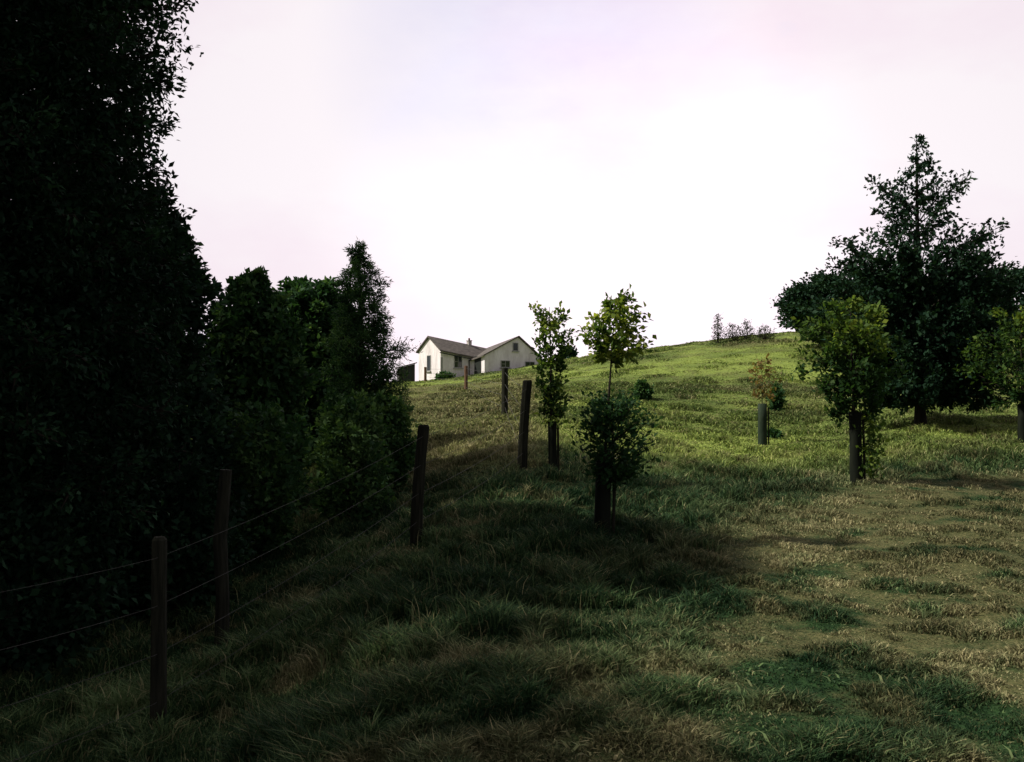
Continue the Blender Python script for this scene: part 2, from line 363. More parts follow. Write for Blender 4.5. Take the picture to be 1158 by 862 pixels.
    if open_top is not None: rr = np.where(np.repeat(gone, n2), 0, np.clip(rr, .002, .03)); e2t = np.where(np.repeat(gone, n2)[:, None], p2f + .001, e2f)
    else: e2t = e2f
    addt(seg_tubes(p2f, e2t, np.clip(rr, .0005, .03), np.clip(rr * .3, .0005, .01), 3))
    # leaves
    m = len(p2f); t3 = rng.random((m, nl)) ** .7
    c = p2f[:, None] * (1 - t3[..., None]) + e2f[:, None] * t3[..., None]
    c = c + rng.normal(size=c.shape) * (spray * np.repeat(l2.ravel(), nl).reshape(m, nl, 1) + leaf * .35)
    dr = np.repeat(sd.reshape(-1, 1, 3), nl, 1) + rng.normal(size=c.shape) * .6; dr[..., 2] -= .15 + droop * .3
    clump = np.repeat(rng.random(n1), n2 * nl) * .45
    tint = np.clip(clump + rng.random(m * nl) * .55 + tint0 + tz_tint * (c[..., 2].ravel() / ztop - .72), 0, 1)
    C = c.reshape(-1, 3); Dv = dr.reshape(-1, 3)
    if fill:
        hz = np.interp(rng.random(fill) * cdf[-1], cdf, zs); a = rng.random(fill) * 2 * math.pi; sidef = (np.cos(a) + 1) / 2
        Rf = (np.interp(hz, zz, lz) * (1 - sidef) + np.interp(hz, zz, rz) * sidef) * (.4 + .55 * rng.random(fill)) * np.where(np.abs(np.cos(a)) > .6, 1, depth)
        C = np.concatenate([C, np.stack([axis(hz) + np.cos(a) * Rf, np.sin(a) * Rf, hz], 1)])
        Dv = np.concatenate([Dv, rng.normal(size=(fill, 3))]); tint = np.concatenate([tint, rng.random(fill) * .5])
    if extra is not None:   # low suckers: (n, zmin, zmax, dx, r)
        for (k, za, zb_, dx, rr_) in extra:
            q = rng.normal(size=(k, 3)) * rr_; C = np.concatenate([C, np.stack([dx + q[:, 0], q[:, 1], za + (zb_ - za) * rng.random(k)], 1)])
            Dv = np.concatenate([Dv, rng.normal(size=(k, 3))]); tint = np.concatenate([tint, rng.random(k) * .7])
    ok = C[:, 2] > .03
    if open_top is not None:
        n_l = n1 * n2 * nl; pk = np.ones(len(C)); prim = np.repeat(np.arange(n1), n2 * nl)
        hi = tz > open_top[0] * ztop; drop = gone
        pk[:n_l] = np.where(drop[prim], 0, np.where(hi[prim], (open_top[2] * np.clip(.25 + .35 * R, 0, 1))[prim], 1)); ok &= rng.random(len(C)) < pk
    leaf_mesh('crown', C[ok], Dv[ok], leaf, aspect, M, root, tint[ok])
    # trunk
    tt = trunk_top if trunk_top else ztop * .98
    ks = np.linspace(0, tt, 12); wob = np.cumsum(rng.normal(size=(12, 2)), 0) * trunk_r * .08; wob[0] = 0
    pts = np.stack([axis(ks) + wob[:, 0], wob[:, 1], ks], 1); rad = trunk_r * (1 - .93 * (ks / ztop)) ** .9 ; rad[0] *= 1.35
    rad = np.clip(rad, .004, None)
    for k in range(11):
        addt(seg_tubes(pts[k:k + 1], pts[k + 1:k + 2], rad[k:k + 1], rad[k + 1:k + 2], 10))
    V = np.concatenate(tv); Q = [q for q in tq]
    Qf = np.concatenate(Q); np_mesh('trunk', V, Qf.ravel(), np.arange(len(Qf)) * 4, bark, root, smooth=True)
    if guard:
        gh, gr, gm = guard; mb = MB(); n = 14
        mb2 = []
        lean = axis(gh) * .8
        for z, r_ in ((0, gr * 1.06), (gh * .3, gr), (gh * .65, gr * .97), (gh, gr * 1.03), (gh, gr * .9), (.05, gr * .9)):
            mb2.append([(lean * z / gh + r_ * math.cos(2 * math.pi * i / n) * (1 + .06 * math.sin(3 * i + z * 9)), r_ * math.sin(2 * math.pi * i / n), z) for i in range(n)])
        b = 0
        for ring in mb2: mb.v += ring
        for k in range(len(mb2) - 1):
            for i in range(n):
                j = (i + 1) % n; mb.f.append((k * n + i, k * n + j, (k + 1) * n + j, (k + 1) * n + i))
        mb.build('tree_guard', gm, root, smooth=True)
        st_ = MB(); st_.tube([(gr * 1.35, -.02, -.1), (gr * 1.3 + lean, -.02, gh * .9)], .018, 7, .1); st_.build('stake', M_POST, root)
    return root

# big trees of the left edge
G_L = 'trees massed along the left edge'
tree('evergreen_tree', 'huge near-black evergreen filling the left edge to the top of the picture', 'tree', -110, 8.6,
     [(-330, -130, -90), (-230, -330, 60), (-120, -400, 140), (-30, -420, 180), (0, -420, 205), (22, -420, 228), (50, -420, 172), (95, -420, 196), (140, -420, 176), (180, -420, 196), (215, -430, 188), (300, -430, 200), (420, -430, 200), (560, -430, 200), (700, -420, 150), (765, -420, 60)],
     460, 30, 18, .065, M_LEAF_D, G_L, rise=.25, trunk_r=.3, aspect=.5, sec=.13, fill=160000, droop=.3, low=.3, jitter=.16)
tree('broadleaf_tree', 'dark broadleaf tree with ragged leafy edge just right of the huge evergreen', 'tree', 105, 10.5,
     [(205, 90, 160), (235, 30, 204), (270, 0, 216), (300, -20, 232), (340, -20, 244), (365, -20, 232), (430, -20, 245), (520, -20, 265), (600, -20, 262), (660, 20, 215)],
     230, 24, 14, .085, M_LEAF_D, G_L, rise=.4, trunk_r=.16, sec=.2, fill=32000, jitter=.18, low=.3, tint0=.03)
tree('hedgerow_tree', 'bushy dark tree with upright leafy twigs on top, left of the rounded tree', 'tree', 285, 14,
     [(308, 277, 293), (330, 258, 312), (350, 240, 330), (385, 232, 345), (450, 225, 352), (520, 225, 350), (590, 232, 340), (620, 255, 320)],
     150, 18, 12, .10, M_LEAF_M, G_L, rise=.9, trunk_r=.1, sec=.24, fill=12000, jitter=.3, low=.2, tint0=.04)
tree('rounded_tree', 'dense rounded dark tree standing behind, left of the wispy conifer', 'tree', 352, 19,
     [(318, 335, 368), (330, 315, 392), (360, 300, 405), (420, 295, 410), (480, 300, 410), (520, 310, 400)],
     130, 20, 12, .12, M_LEAF_M, G_L, rise=.7, trunk_r=.12, sec=.22, fill=9000, jitter=.2, tint0=-.05)
tree('conifer_tree', 'wispy pointed conifer with upturned branches, left of the white house', 'tree', 412, 16,
     [(272, 402, 408), (300, 390, 424), (325, 378, 436), (350, 384, 434), (375, 372, 450), (400, 368, 462), (425, 366, 458), (455, 364, 466), (490, 372, 462), (525, 385, 450)],
     150, 16, 16, .075, M_LEAF_M, G_L, rise=.15, trunk_r=.09, aspect=.22, top_px=404, sec=.3, fill=4000, jitter=.6, droop=.1, tint0=.0)
G_S = 'shrubs growing under the left trees along the fence'
for (lab, px, d, pr, t0, M_) in (
    ('dark leafy shrub below the bushy dark tree, behind the fence', 300, 11.5, [(455, 280, 325), (490, 250, 350), (560, 240, 355), (620, 250, 335), (655, 270, 320)], .02, M_LEAF_M),
    ('lighter green shrub with yellowish leaves under the wispy conifer', 395, 12.5, [(448, 375, 420), (480, 355, 440), (520, 345, 452), (560, 352, 445), (580, 365, 425)], .12, M_LEAF_M),
    ('low shrub just left of the lone dark fence post', 440, 14, [(452, 425, 458), (485, 412, 466), (520, 405, 470), (545, 415, 462)], .12, M_LEAF_M),
    ('black shrub at the foot of the ragged broadleaf tree', 205, 9.3, [(520, 170, 245), (570, 140, 270), (640, 130, 275), (690, 160, 255)], -.05, M_LEAF_D),
    ('low bramble shrub in deep shade, nearest the bottom left corner', 20, 7.6, [(560, -60, 60), (620, -110, 120), (700, -120, 135), (760, -60, 90)], -.05, M_LEAF_D)):
    tree('shrub', lab, 'shrub', px, d, pr, 60, 12, 10, .075, M_, G_S, rise=1.0, trunk_r=.035, sec=.4, jitter=.35, low=.05, tint0=t0, spray=.2)

# planted saplings
G_Y = 'young planted trees in guards'
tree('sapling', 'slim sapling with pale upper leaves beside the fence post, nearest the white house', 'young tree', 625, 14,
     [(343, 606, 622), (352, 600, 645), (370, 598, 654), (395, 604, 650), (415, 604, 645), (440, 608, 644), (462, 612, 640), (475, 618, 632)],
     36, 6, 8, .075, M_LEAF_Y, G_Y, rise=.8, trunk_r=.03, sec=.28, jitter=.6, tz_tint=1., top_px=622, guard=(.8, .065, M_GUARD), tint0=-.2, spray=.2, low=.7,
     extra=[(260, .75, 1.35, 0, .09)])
s2 = tree('sapling', 'sapling in two tiers, pale crown above a bare stem and dark bushy ball', 'young tree', 680, 9.75,
     [(336, 690, 708), (348, 678, 722), (362, 658, 724), (378, 652, 728), (392, 654, 732), (404, 672, 722), (411, 690, 700)],
     24, 7, 10, .065, M_LEAF_Y, G_Y, rise=.4, trunk_r=.025, sec=.26, jitter=.6, top_px=697, guard=(.85, .085, M_GUARD), tint0=.08, spray=.2, low=1.5)
def ball(root, prof, px, d, M, leaf, n1, n2, nl, tint0=0, dx=0):
    """a lower tier of leafy shoots on the same stem"""
    s = d / F; C = []; Dv = []; T = []; A0 = []; A1 = []
    Z0 = root.location.z
    for k in range(n1):
        q = rng.random(); row = prof[0] + (prof[1] - prof[0]) * q; z = PZ(row, d) - Z0
        w = math.sin(math.pi * (.12 + .8 * q)) ** .7; a = rng.random() * 6.28
        Rm = (prof[3] * s if math.cos(a) > 0 else prof[2] * s) * w * (.4 + .8 * rng.random())
        p0 = np.array([dx * s, 0, max(z - Rm * .7, .6)]); p1 = np.array([dx * s + math.cos(a) * Rm, math.sin(a) * Rm, z]); A0.append(p0); A1.append(p1)
        for j in range(n2 * nl):
            t = .25 + .8 * rng.random(); c = p0 + (p1 - p0) * t + rng.normal(size=3) * .045; C.append(c); Dv.append((p1 - p0) + rng.normal(size=3) * .3); T.append(rng.random() * .6)
    leaf_mesh('lower_crown', np.array(C), np.array(Dv), leaf, .5, M, root, np.clip(np.array(T) + tint0, 0, 1))
    V, Q = seg_tubes(np.array(A0), np.array(A1), np.full(n1, .006), np.full(n1, .002), 4)
    np_mesh('shoots', V, Q.ravel(), np.arange(len(Q)) * 4, M_BARK, root)
ball(s2, (446, 534, 36, 54), 680, 10.4, M_LEAF_M, .065, 85, 4, 8, -.05, 8)
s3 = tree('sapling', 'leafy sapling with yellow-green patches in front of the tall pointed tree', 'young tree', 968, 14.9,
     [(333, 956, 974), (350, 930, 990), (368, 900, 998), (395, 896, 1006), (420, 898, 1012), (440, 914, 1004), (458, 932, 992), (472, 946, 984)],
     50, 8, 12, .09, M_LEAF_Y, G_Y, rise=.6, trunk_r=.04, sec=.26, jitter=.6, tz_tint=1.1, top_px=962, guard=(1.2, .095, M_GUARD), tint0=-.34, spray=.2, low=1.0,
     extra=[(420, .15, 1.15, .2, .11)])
tree('sapling', 'nearly bare sapling with few brown leaves in a grey-green guard on open grass', 'young tree', 862, 23.3,
     [(402, 852, 866), (415, 845, 876), (435, 848, 882), (452, 855, 872)],
     14, 4, 5, .10, M_LEAF_BR, G_Y, rise=.9, trunk_r=.02, sec=.4, jitter=.3, guard=(1.08, .11, M_GUARD2), tint0=.1, spray=.2, low=.9)
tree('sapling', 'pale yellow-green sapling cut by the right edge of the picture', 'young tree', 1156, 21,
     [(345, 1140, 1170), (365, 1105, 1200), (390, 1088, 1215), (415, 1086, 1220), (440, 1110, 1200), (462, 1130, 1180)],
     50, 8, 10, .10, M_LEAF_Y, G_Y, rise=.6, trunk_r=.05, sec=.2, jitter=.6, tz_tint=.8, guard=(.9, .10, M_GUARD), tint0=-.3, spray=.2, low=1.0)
# tall pointed broadleaf
tree('beech_tree', 'tall dark pointed tree with open leafy top on the right, shading the grass', 'tree', 1041, 24,
     [(153, 1039, 1046), (175, 1030, 1056), (200, 1012, 1070), (203, 985, 1098), (222, 992, 1098), (240, 1002, 1078), (262, 985, 1110), (272, 950, 1134), (300, 945, 1122), (318, 930, 1132), (350, 945, 1140), (400, 938, 1152), (435, 950, 1152), (452, 975, 1140), (460, 990, 1120)],
     240, 24, 14, .12, M_LEAF_B, rise=.8, trunk_r=.13, sec=.2, fill=4000, jitter=.24, low=.9, tint0=0, aspect=.6, spray=.06, open_top=(.58, 3, .5),
     tips=[(1043, 158, 0), (1036, 178, .1), (1052, 184, -.1), (1030, 196, .2), (1060, 205, 0), (985, 203, -.3), (1000, 214, .6), (1098, 202, .2), (1086, 216, -.5), (1012, 232, -.8), (1070, 232, .7),
           (992, 238, .3), (1058, 240, -1), (950, 273, .2), (968, 284, -.6), (1134, 256, -.2), (1118, 266, .8), (1000, 258, 1.), (1082, 262, -.9), (1040, 215, .4), (1030, 250, -1.1), (1098, 280, 1.2), (1015, 275, -1.3),
           (978, 262, .9), (1108, 285, -.7), (946, 300, .5), (1050, 268, 1.3), (1066, 285, -1.4), (990, 292, -1.2), (1125, 296, .1), (1042, 190, -.2), (1046, 225, -.5), (1020, 205, 0), (1075, 245, 0), (1005, 245, 0), (1035, 280, -1), (938, 318, .1), (955, 322, -.9), (1140, 305, .3), (1128, 316, -1), (1145, 330, -.4), (934, 345, -.5), (965, 285, -.3), (1112, 272, .3), (1018, 222, .1), (1058, 222, .2), (1026, 235, .5)])
G_O = 'old trees beyond the hill shoulder'
tree('old_tree', 'old spreading tree with flat-topped crown behind the tall pointed tree', 'tree', 975, 50,
     [(313, 925, 990), (319, 903, 1050), (332, 886, 1080), (345, 878, 1090), (358, 880, 1090), (368, 896, 1080), (384, 925, 1050)],
     120, 24, 14, .2, M_LEAF_B, G_O, rise=.5, trunk_r=.3, sec=.2, fill=5000, jitter=.08, tint0=.05, spray=.15)
tree('old_tree', 'second old tree crown showing at the right edge behind the tall pointed tree', 'tree', 1140, 54,
     [(303, 1125, 1150), (318, 1095, 1190), (345, 1080, 1220), (380, 1075, 1230), (410, 1090, 1200)],
     80, 20, 12, .28, M_LEAF_B, G_O, rise=.5, trunk_r=.35, sec=.22, fill=3000, jitter=.2, tint0=.05, spray=.15)

# unseen tree added beside the viewer so its shade falls over the foreground
SY = 3.9; SPX = CX - 8.3 / SY * F
def _row(z, l, rr): return (HY - (z - EYE) / SY * F, SPX - l / SY * F, SPX + rr / SY * F)
tree('added_shade_tree', 'broad low dark tree added unseen beside the viewer for its shade, left of the picture', 'tree', SPX, SY,
     [_row(8.2, .8, .8), _row(7.4, 2.4, 2.4), _row(6.0, 3.5, 3.6), _row(4.6, 3.9, 4.0), _row(3.2, 3.9, 4.0), _row(2, 3.6, 3.7), _row(.8, 2.6, 3)],
     150, 20, 12, .12, M_LEAF_D, rise=.5, trunk_r=.22, sec=.22, fill=16000, jitter=.15)
tree('added_shade_tree', 'tall dark tree added for its shade close behind the huge evergreen at the left edge', 'tree', -150, 14,
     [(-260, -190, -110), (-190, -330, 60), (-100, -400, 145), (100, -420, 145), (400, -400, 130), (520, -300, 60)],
     130, 18, 10, .14, M_LEAF_D, rise=.5, trunk_r=.25, sec=.25, fill=9000, jitter=.2)  # added for its shadow; also backs the gaps in the evergreen crown
# small scrub
G_K = 'bare scrub on the hill crest'
for (lab, px, d, top, hw, n) in (
    ('tall bare twiggy scrub bush, leftmost and highest on the hill crest', 812, 60, 355, 8, 40), ('low scrub bush right of the tallest one on the hill crest', 829, 60, 366, 12, 36),
    ('scrub bush with one arching twig in the middle of the crest row', 845, 60, 362, 11, 34), ('low leafy scrub bush at the right end of the crest row', 865, 59, 369, 13, 40)):
    by = 447 - (float(gz(W(px, d), d)) - EYE) * F / d
    tree('scrub_bush', lab, 'bush', px, d, [(top, px - hw * .4, px + hw * .3), ((top + by) / 2, px - hw, px + hw), (by - 1, px - hw * .9, px + hw * .9)],
         n, 7, 2, .13, M_TWIG, G_K, rise=1.3, trunk_r=.05, sec=.45, jitter=.5, low=.02, aspect=.4)
for (lab, px, d, top, hw, M_) in (
    ('small dark bush halfway up the hillside, right of the two-tier sapling', 727, 34, 432, 9, M_LEAF_M),
    ('small dark bush on the grass behind the nearly bare sapling', 878, 31, 437, 6, M_LEAF_M),
    ('dark bush on the skyline right of the house behind the saplings', 643, 90, 394, 9, M_LEAF_D),
    ('low dark bush in the grass before the left gable of the house', 503, 88, 428, 9, M_LEAF_M),
    ('tiny bush at the foot of the sapling guard on open grass', 873, 24.6, 494, 9, M_LEAF_M)):
    by = 447 - (float(gz(W(px, d), d)) - EYE) * F / d
    tree('bush', lab, 'bush', px, d, [(min(top, by - 5), px - hw * .4, px + hw * .4), ((top + by) / 2, px - hw, px + hw), (by - 1, px - hw * .8, px + hw * .8)],
         26, 6, 5, .004 * d + .02, M_, rise=.8, trunk_r=.03, sec=.4, jitter=.2, low=.02)

# ------------------------------------------------------------------ fence
mb = MB(); px_, py_ = W(252, 8.1), 8.1; pz_ = float(gz(px_, py_))
mb.tube([(px_, py_, pz_ - .3), (px_ + .01, py_, pz_ + .4), (px_ - .02, py_, pz_ + .9), (px_ + .03, py_, pz_ + 1.5)], [.07, .06, .058, .05], 9, .2)
tagit(mb.build('timber_post', M_POST, None), 'stout dark post standing alone in the shade behind the near fence wires', 'post')
fence = empty('wire_fence', (0, 0, 0), 'old wire fence on timber posts curving from the dark left foreground up the hill', 'fence')
posts = [(W(-560, 3.2), 3.2, 1.25, .055, .02, M_POST), (W(181, 6), 6, 1.28, .05, .0, M_POST), (W(470, 10), 10, 1.27, .065, .09, M_POST), (W(590, 14), 14, 1.34, .075, .09, M_POST),
         (W(571, 24), 24, 1.25, .085, 0, M_POST), (W(527, 45), 45, 1.25, .09, 0, M_RPOST), (W(481, 72), 72, 1.25, .11, 0, M_RPOST)]
tops = []
for (x, y, h, r, ln, m_) in posts:
    z = float(gz(x, y)); mb = MB()
    mb.tube([(x, y, z - .3), (x + ln * .2, y, z + h * .3), (x + ln * .6, y, z + h * .7), (x + ln, y, z + h * .985), (x + ln, y, z + h)], [r * 1.05, r, r, r * .95, r * .7], 9, .12)
    mb.build('post', m_, fence, smooth=False); tops.append((x, y, z, h, ln))
for lv in (.18, .42, .66, .90):
    mb = MB(); pts = []
    for (a, b) in zip(tops[:-1], tops[1:]):
        for t in np.linspace(0, 1, 12, endpoint=False):
            za = a[2] + a[3] * lv; zb = b[2] + b[3] * lv
            sag = -.05 * 4 * t * (1 - t); xx = a[0] + a[4] * lv + t * (b[0] + b[4] * lv - a[0] - a[4] * lv); yy = a[1] + t * (b[1] - a[1])
            pts.append((xx, yy - .07, max(za + t * (zb - za) + sag, float(gz(xx, yy)) + .1 + lv * .3)))
    rad = [.0010 + .00009 * p[1] for p in pts]
    mb.tube(pts, rad, 5); mb.build('wire', M_WIRE, fence)
# loose dark trunk showing under the broadleaf crown is part of the tree row
# ------------------------------------------------------------------ house
def wall_mat():
    m, nt = mat('limewashed_wall'); L = nt.links.new
    tc = N(nt, 'ShaderNodeTexCoord'); n = N(nt, 'ShaderNodeTexNoise', Scale=.9, Detail=8.0, Roughness=.7)
    mp = N(nt, 'ShaderNodeMapping'); mp.inputs['Scale'].default_value = (1.6, 1.6, .5); L(tc.outputs['Object'], mp.inputs[0]); L(mp.outputs[0], n.inputs['Vector'])
    c = ramp(nt, n.outputs['Fac'], [(.3, (.50, .46, .46)), (.62, (.80, .76, .78))])
    p = N(nt, 'ShaderNodeBsdfPrincipled', Roughness=.9); L(c, p.inputs['Base Color'])
    b = N(nt, 'ShaderNodeBump', Strength=.4, Distance=.03); L(n.outputs['Fac'], b.inputs['Height']); L(b.outputs[0], p.inputs['Normal'])
    o = N(nt, 'ShaderNodeOutputMaterial'); L(p.outputs[0], o.inputs['Surface']); return m
M_WALL = wall_mat()
M_ROOF = noisy_mat('slate_roof', (.045, .04, .035), (.13, .115, .10), 1.6, (1, 1, 4), .8, .6)
M_FRAME = noisy_mat('painted_frame', (.25, .25, .24), (.35, .35, .33), 5, (1, 1, 1), .6, .1)
M_GLASS, nt = mat('dark_glass'); p = N(nt, 'ShaderNodeBsdfPrincipled', Roughness=.08); p.inputs['Base Color'].default_value = (.012, .02, .022, 1)
o_ = N(nt, 'ShaderNodeOutputMaterial'); nt.links.new(p.outputs[0], o_.inputs['Surface'])
M_DOOR = noisy_mat('dark_door_paint', (.01, .014, .013), (.03, .035, .03), 6, (3, 3, .5), .5, .1)
M_SHED = noisy_mat('tarred_boards', (.012, .012, .013), (.05, .045, .04), 6, (4, 4, .4), .8, .4)
HD = 100.; th = math.radians(35); 
# local axes: u = along the left wing's side wall (right and away), v = left and away; origin = inner corner of the yard
OX, OY = W(533, HD), HD
house = empty('farmhouse', (OX, OY, 0), 'whitewashed farmhouse with grey roof and two wings on the hill skyline', 'house', rz=th)
ZE = PZ(403, HD); ZB = 2.0
# left wing: x in (-u0, +6), y in (0, w1); the gable end is at x=-u0.  right wing: y in (-v0, 4), x in (0, w2)
u0 = 33 / F * HD / math.cos(th); w1 = 4.7; v0 = 2.6; w2 = 7.2; HR1 = 1.45; HR2 = 2.05
def gable_shell(mb, axis_, a0, a1, b0, b1, rise, apex=.5):
    """extruded gable body along x (axis 0) or y (axis 1)"""
    bm = b0 + (b1 - b0) * apex
    sec_ = [(b0, ZB), (b1, ZB), (b1, ZE), (bm, ZE + rise), (b0, ZE)]
    f = (lambda a, s: (a, s[0], s[1])) if axis_ == 0 else (lambda a, s: (s[0], a, s[1]))
    mb.prism([f(a0, s) for s in sec_], [f(a1, s) for s in sec_])
def sag(mb, wing):
    """old settled roofs: both wings drop towards the yard corner"""
    def f(p):
        x, y, z = p
        if z < ZE - 1.0: return p
        return (x, y, z - (.15 * max(x, -9) + .02 if wing == 0 else .17 * (y + v0)))
    mb.v = [f(p) for p in mb.v]
mb = MB(); gable_shell(mb, 0, -u0, w2 - .01, 0, w1, HR1); sag(mb, 0); mb.build('wall', M_WALL, house)
mb = MB(); gable_shell(mb, 1, -v0, w1 - .03, .004, w2, HR2, .60); sag(mb, 1); mb.build('wall', M_WALL, house)
def roof_pitch(mb, p, t=.14, oh=.22):
    mb.prism([(q[0], q[1], q[2] + .02) for q in p], [(q[0], q[1], q[2] + .02 + t) for q in p])
k1 = HR1 / (w1 / 2); mb = MB()
bm = w1 / 2
roof_pitch(mb, [(-u0 - .22, -.28, ZE - .28 * k1), (w2 * .55, -.28, ZE - .28 * k1), (w2 * .55, bm, ZE + HR1), (-u0 - .22, bm, ZE + HR1)])
roof_pitch(mb, [(-u0 - .22, bm, ZE + HR1), (w2 * .55, bm, ZE + HR1), (w2 * .55, w1 + .28, ZE - .28 * k1), (-u0 - .22, w1 + .28, ZE - .28 * k1)])
sag(mb, 0); r1_ = mb.build('roof', M_ROOF, house)
bx = w2 * .60; kl = HR2 / bx; kr = HR2 / (w2 - bx); mb = MB()
roof_pitch(mb, [(-.28, -v0 - .22, ZE - .28 * kl), (bx, -v0 - .22, ZE + HR2), (bx, w1 + 1, ZE + HR2), (-.28, w1 * .5, ZE - .28 * kl)])
roof_pitch(mb, [(bx, -v0 - .22, ZE + HR2), (w2 + .28, -v0 - .22, ZE - .28 * kr), (w2 + .28, w1 + 1, ZE - .28 * kr), (bx, w1 + 1, ZE + HR2)])
sag(mb, 1); mb.build('roof', M_ROOF, house)
CZ = ZE + HR1 - .15
mb = MB(); mb.box(1.0, 1.42, bm - .2, bm + .2, CZ - .6, CZ + .5); mb.box(.95, 1.47, bm - .25, bm + .25, CZ + .5, CZ + .58)
ch = mb.build('chimney', noisy_mat('chimney_render', (.3, .28, .26), (.5, .47, .44), 3), r1_)
mb = MB(); mb.tube([(1.21, bm, CZ + .58), (1.21, bm, CZ + .82)], [.11, .09], 10); mb.build('chimney_pot', M_RPOST, ch)
def opening(kind, face, c, z0, z1, w, bars=1):
    """face 'x': wall at x=c0 facing -x ; face 'y': wall at y=c0 facing -y"""
    c0, cc = c
    def B(mb, a0, a1, d0, d1, za, zb):
        if face == 'y': mb.box(a0, a1, c0 + d0, c0 + d1, za, zb)
        else: mb.box(c0 + d0, c0 + d1, a0, a1, za, zb)
        return mb
    h = w / 2; fr = MB(); t = .07
    B(fr, cc - h, cc - h + t, -.05, .02, z0, z1); B(fr, cc + h - t, cc + h, -.05, .02, z0, z1)
    B(fr, cc - h + t, cc + h - t, -.05, .02, z0, z0 + t); B(fr, cc - h + t, cc + h - t, -.05, .02, z1 - t, z1)
    if kind == 'window':
        if bars: B(fr, cc - .025, cc + .025, -.04, .015, z0 + t, z1 - t)
        if z1 - z0 > .7: B(fr, cc - h + t, cc - .03, -.038, .013, (z0 + z1) / 2 - .02, (z0 + z1) / 2 + .02) if bars else None
        w_ = fr.build('window', M_FRAME, house)
        g = MB(); B(g, cc - h + t, cc + h - t, -.022, -.012, z0 + t, z1 - t); g.build('pane', M_GLASS, w_)
        s_ = MB(); B(s_, cc - h - .1, cc + h + .1, -.16, .02, z0 - .09, z0 - .003); s_.build('sill', M_FRAME, w_)
    else:
        w_ = fr.build('door', M_DOOR, house)
        g = MB(); B(g, cc - h + t, cc + h - t, -.03, -.01, z0 + t, z1 - t); g.build('door_leaf', M_DOOR, w_)
        g = MB(); B(g, cc + h - t - .12, cc + h - t - .07, -.08, -.031, z0 + 1.0, z0 + 1.12); g.build('handle', M_WIRE, w_)
zz_ = lambda py: PZ(py, HD)
opening('window', 'x', (-u0, w1 * .52), zz_(420), zz_(402), .8, 0)               # tall slot in the left gable
opening('window', 'y', (0, -u0 + 2.15), zz_(416.5), zz_(402.5), 1.0)             # yard side of the left wing
opening('door', 'x', (0, -v0 * .5), zz_(424), zz_(403.5), 1.25)                    # door in the corner
opening('window', 'y', (-v0, bx - .35), zz_(397), zz_(387.5), .72, 0)            # attic
opening('window', 'y', (-v0, 2.65), zz_(416), zz_(408), 1.2)
opening('window', 'y', (-v0, 5.9), zz_(415), zz_(408.5), 1.3)
mb = MB(); mb.box(-u0 - .27, .0 - .3, -.36, -.285, ZE - .36, ZE - .26); sag(mb, 0); mb.build('gutter', M_DOOR, house)
mb = MB(); mb.tube([(-.35, -.12, ZE - .4), (-.35, -.12, ZB)], .06, 8); mb.build('downpipe', M_DOOR, house)
mb = MB(); mb.box(-u0 - .03, -u0 + .25, -.035, -.003, ZB, ZE - .2); mb.build('corner_board', M_FRAME, house)
# shed
SX, SD = W(462, 97), 97.; sz = float(gz(SX, SD))
shed = empty('shed', (SX, SD, sz), 'low dark shed with sloping roof left of the white farmhouse', 'shed', rz=.2)
mb = MB(); sec_ = [(-1.1, -.4), (.55, -.4), (.55, 1.9), (-1.1, 1.45)]
mb.prism([(a, -1.2, b) for a, b in sec_], [(a, 1.2, b) for a, b in sec_]); mb.build('wall', M_SHED, shed)
mb = MB(); mb.prism([(-1.3, -1.4, 1.42), (.75, -1.4, 1.98), (.75, 1.4, 1.98), (-1.3, 1.4, 1.42)], [(-1.3, -1.4, 1.52), (.75, -1.4, 2.08), (.75, 1.4, 2.08), (-1.3, 1.4, 1.52)]); mb.build('roof', M_ROOF, shed)
mb = MB(); mb.box(-.55, .2, -1.24, -1.203, -.2, 1.35); mb.build('door', M_DOOR, shed)

# ------------------------------------------------------------------ light
SUN_EL, SAZ = 46, -94      # azimuth measured from +y towards +x (negative: to the left)
sd = np.array([math.sin(math.radians(SAZ)) * math.cos(math.radians(SUN_EL)), math.cos(math.radians(SAZ)) * math.cos(math.radians(SUN_EL)), math.sin(math.radians(SUN_EL))])
from mathutils import Vector
sl = bpy.data.lights.new('sun', 'SUN'); sl.energy = 5.0; sl.angle = math.radians(2.5); sl.color = (1, .93, .82)
so = bpy.data.objects.new('sun', sl); COL.objects.link(so); so.rotation_euler = Vector(tuple(sd)).to_track_quat('Z', 'Y').to_euler(); so.location = (-20, 10, 30)
w = bpy.data.worlds.new('World'); scene.world = w; w.use_nodes = True; nt = w.node_tree; nt.nodes.clear(); L = nt.links.new
sky = N(nt, 'ShaderNodeTexSky', _sky_type='NISHITA', _sun_disc=False, _sun_elevation=math.radians(SUN_EL), _sun_rotation=math.radians(SAZ))
tc = N(nt, 'ShaderNodeTexCoord'); mp = N(nt, 'ShaderNodeMapping'); mp.inputs['Scale'].default_value = (1, 1, 2.2); L(tc.outputs['Generated'], mp.inputs[0])
n1 = N(nt, 'ShaderNodeTexNoise', Scale=1.7, Detail=7.0, Roughness=.55); L(mp.outputs[0], n1.inputs['Vector'])
cl = ramp(nt, n1.outputs['Fac'], [(.40, (6.0, 6.0, 7.3)), (.64, (7.9, 7.3, 7.5)), (.50, (7.5, 6.45, 7.0))])
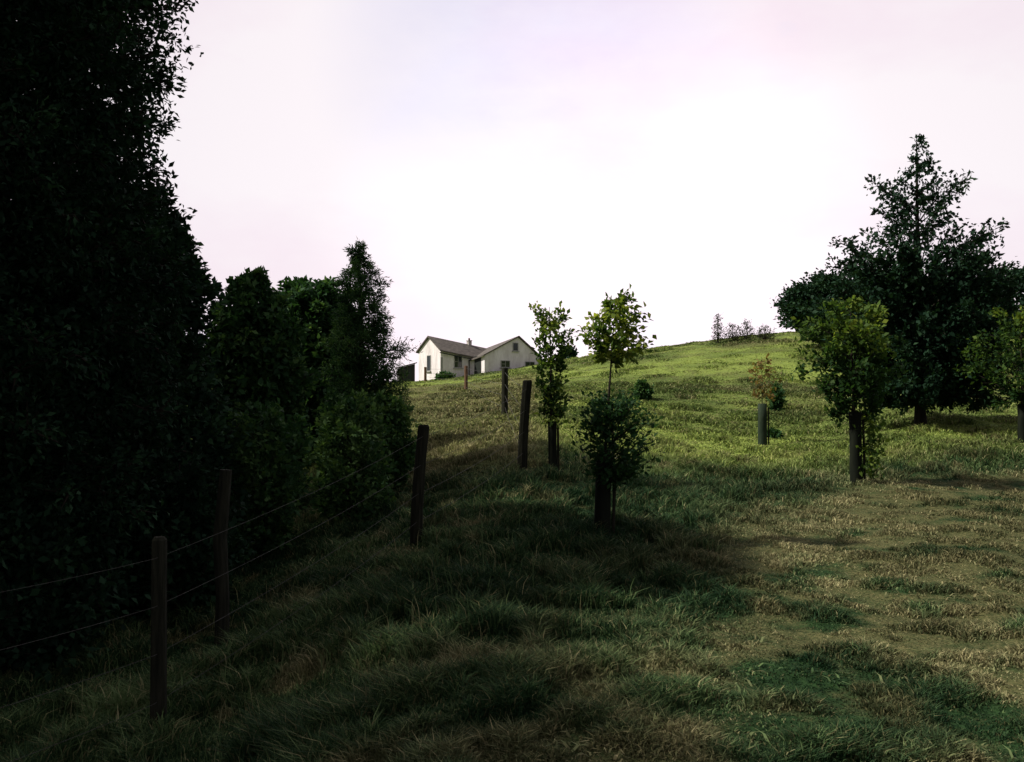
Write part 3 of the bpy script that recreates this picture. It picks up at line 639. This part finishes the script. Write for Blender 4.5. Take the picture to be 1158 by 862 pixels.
# brightness of the overcast by direction: strongest ahead where the cloud is thin
bd = unit(np.array([.10, 1, .15])); dp = N(nt, 'ShaderNodeVectorMath', _operation='DOT_PRODUCT'); L(tc.outputs['Generated'], dp.inputs[0]); dp.inputs[1].default_value = tuple(bd)
mr = N(nt, 'ShaderNodeMapRange'); mr.inputs['From Min'].default_value = .2; mr.inputs['From Max'].default_value = 1.0; mr.inputs['To Min'].default_value = .42; mr.inputs['To Max'].default_value = 1.12; L(dp.outputs['Value'], mr.inputs['Value'])
m2 = N(nt, 'ShaderNodeMapRange', _interpolation_type='SMOOTHSTEP'); m2.inputs['From Min'].default_value = .95; m2.inputs['From Max'].default_value = .998; m2.inputs['To Min'].default_value = 0; m2.inputs['To Max'].default_value = .24; L(dp.outputs['Value'], m2.inputs['Value'])
ma = N(nt, 'ShaderNodeMath', _operation='ADD'); L(mr.outputs[0], ma.inputs[0]); L(m2.outputs[0], ma.inputs[1])
vm = N(nt, 'ShaderNodeVectorMath', _operation='SCALE'); L(cl, vm.inputs[0]); L(ma.outputs[0], vm.inputs['Scale'])
mx = N(nt, 'ShaderNodeMixRGB', Fac=.93); L(sky.outputs[0], mx.inputs[1]); L(vm.outputs[0], mx.inputs[2])
# a thinner stretch of cloud high ahead where some blue shows through
hd = unit(np.array([.02, 1, .37])); dq = N(nt, 'ShaderNodeVectorMath', _operation='DOT_PRODUCT'); L(tc.outputs['Generated'], dq.inputs[0]); dq.inputs[1].default_value = tuple(hd)
m3 = N(nt, 'ShaderNodeMapRange', _interpolation_type='SMOOTHSTEP'); m3.inputs['From Min'].default_value = .972; m3.inputs['From Max'].default_value = .9995; m3.inputs['To Min'].default_value = 0; m3.inputs['To Max'].default_value = .95; L(dq.outputs['Value'], m3.inputs['Value'])
n3 = N(nt, 'ShaderNodeTexNoise', Scale=4.5, Detail=6.0, Roughness=.6); L(mp.outputs[0], n3.inputs['Vector'])
m4 = N(nt, 'ShaderNodeMath', _operation='MULTIPLY', _use_clamp=True); L(m3.outputs[0], m4.inputs[0]); L(n3.outputs['Fac'], m4.inputs[1])
tn = N(nt, 'ShaderNodeMixRGB', _blend_type='MULTIPLY'); L(m4.outputs[0], tn.inputs['Fac']); L(mx.outputs[0], tn.inputs[1]); tn.inputs[2].default_value = (.70, .74, .93, 1); mx = tn
bg = N(nt, 'ShaderNodeBackground', Strength=.1); L(mx.outputs[0], bg.inputs['Color']); wo = N(nt, 'ShaderNodeOutputWorld'); L(bg.outputs[0], wo.inputs['Surface'])

# ------------------------------------------------------------------ camera
cam = bpy.data.cameras.new('camera'); cam.lens = 36 * F / 1158; cam.sensor_width = 36; cam.clip_end = 5000; cam.clip_start = .05
co = bpy.data.objects.new('camera', cam); COL.objects.link(co); co.location = (0, 0, EYE)
co.rotation_euler = (math.radians(90) + math.atan((HY - 431) / F), 0, 0); scene.camera = co
vs = scene.view_settings; vs.view_transform = 'Standard'; vs.look = 'None'; vs.exposure = .3; vs.gamma = 1
scene.render.engine = 'CYCLES'
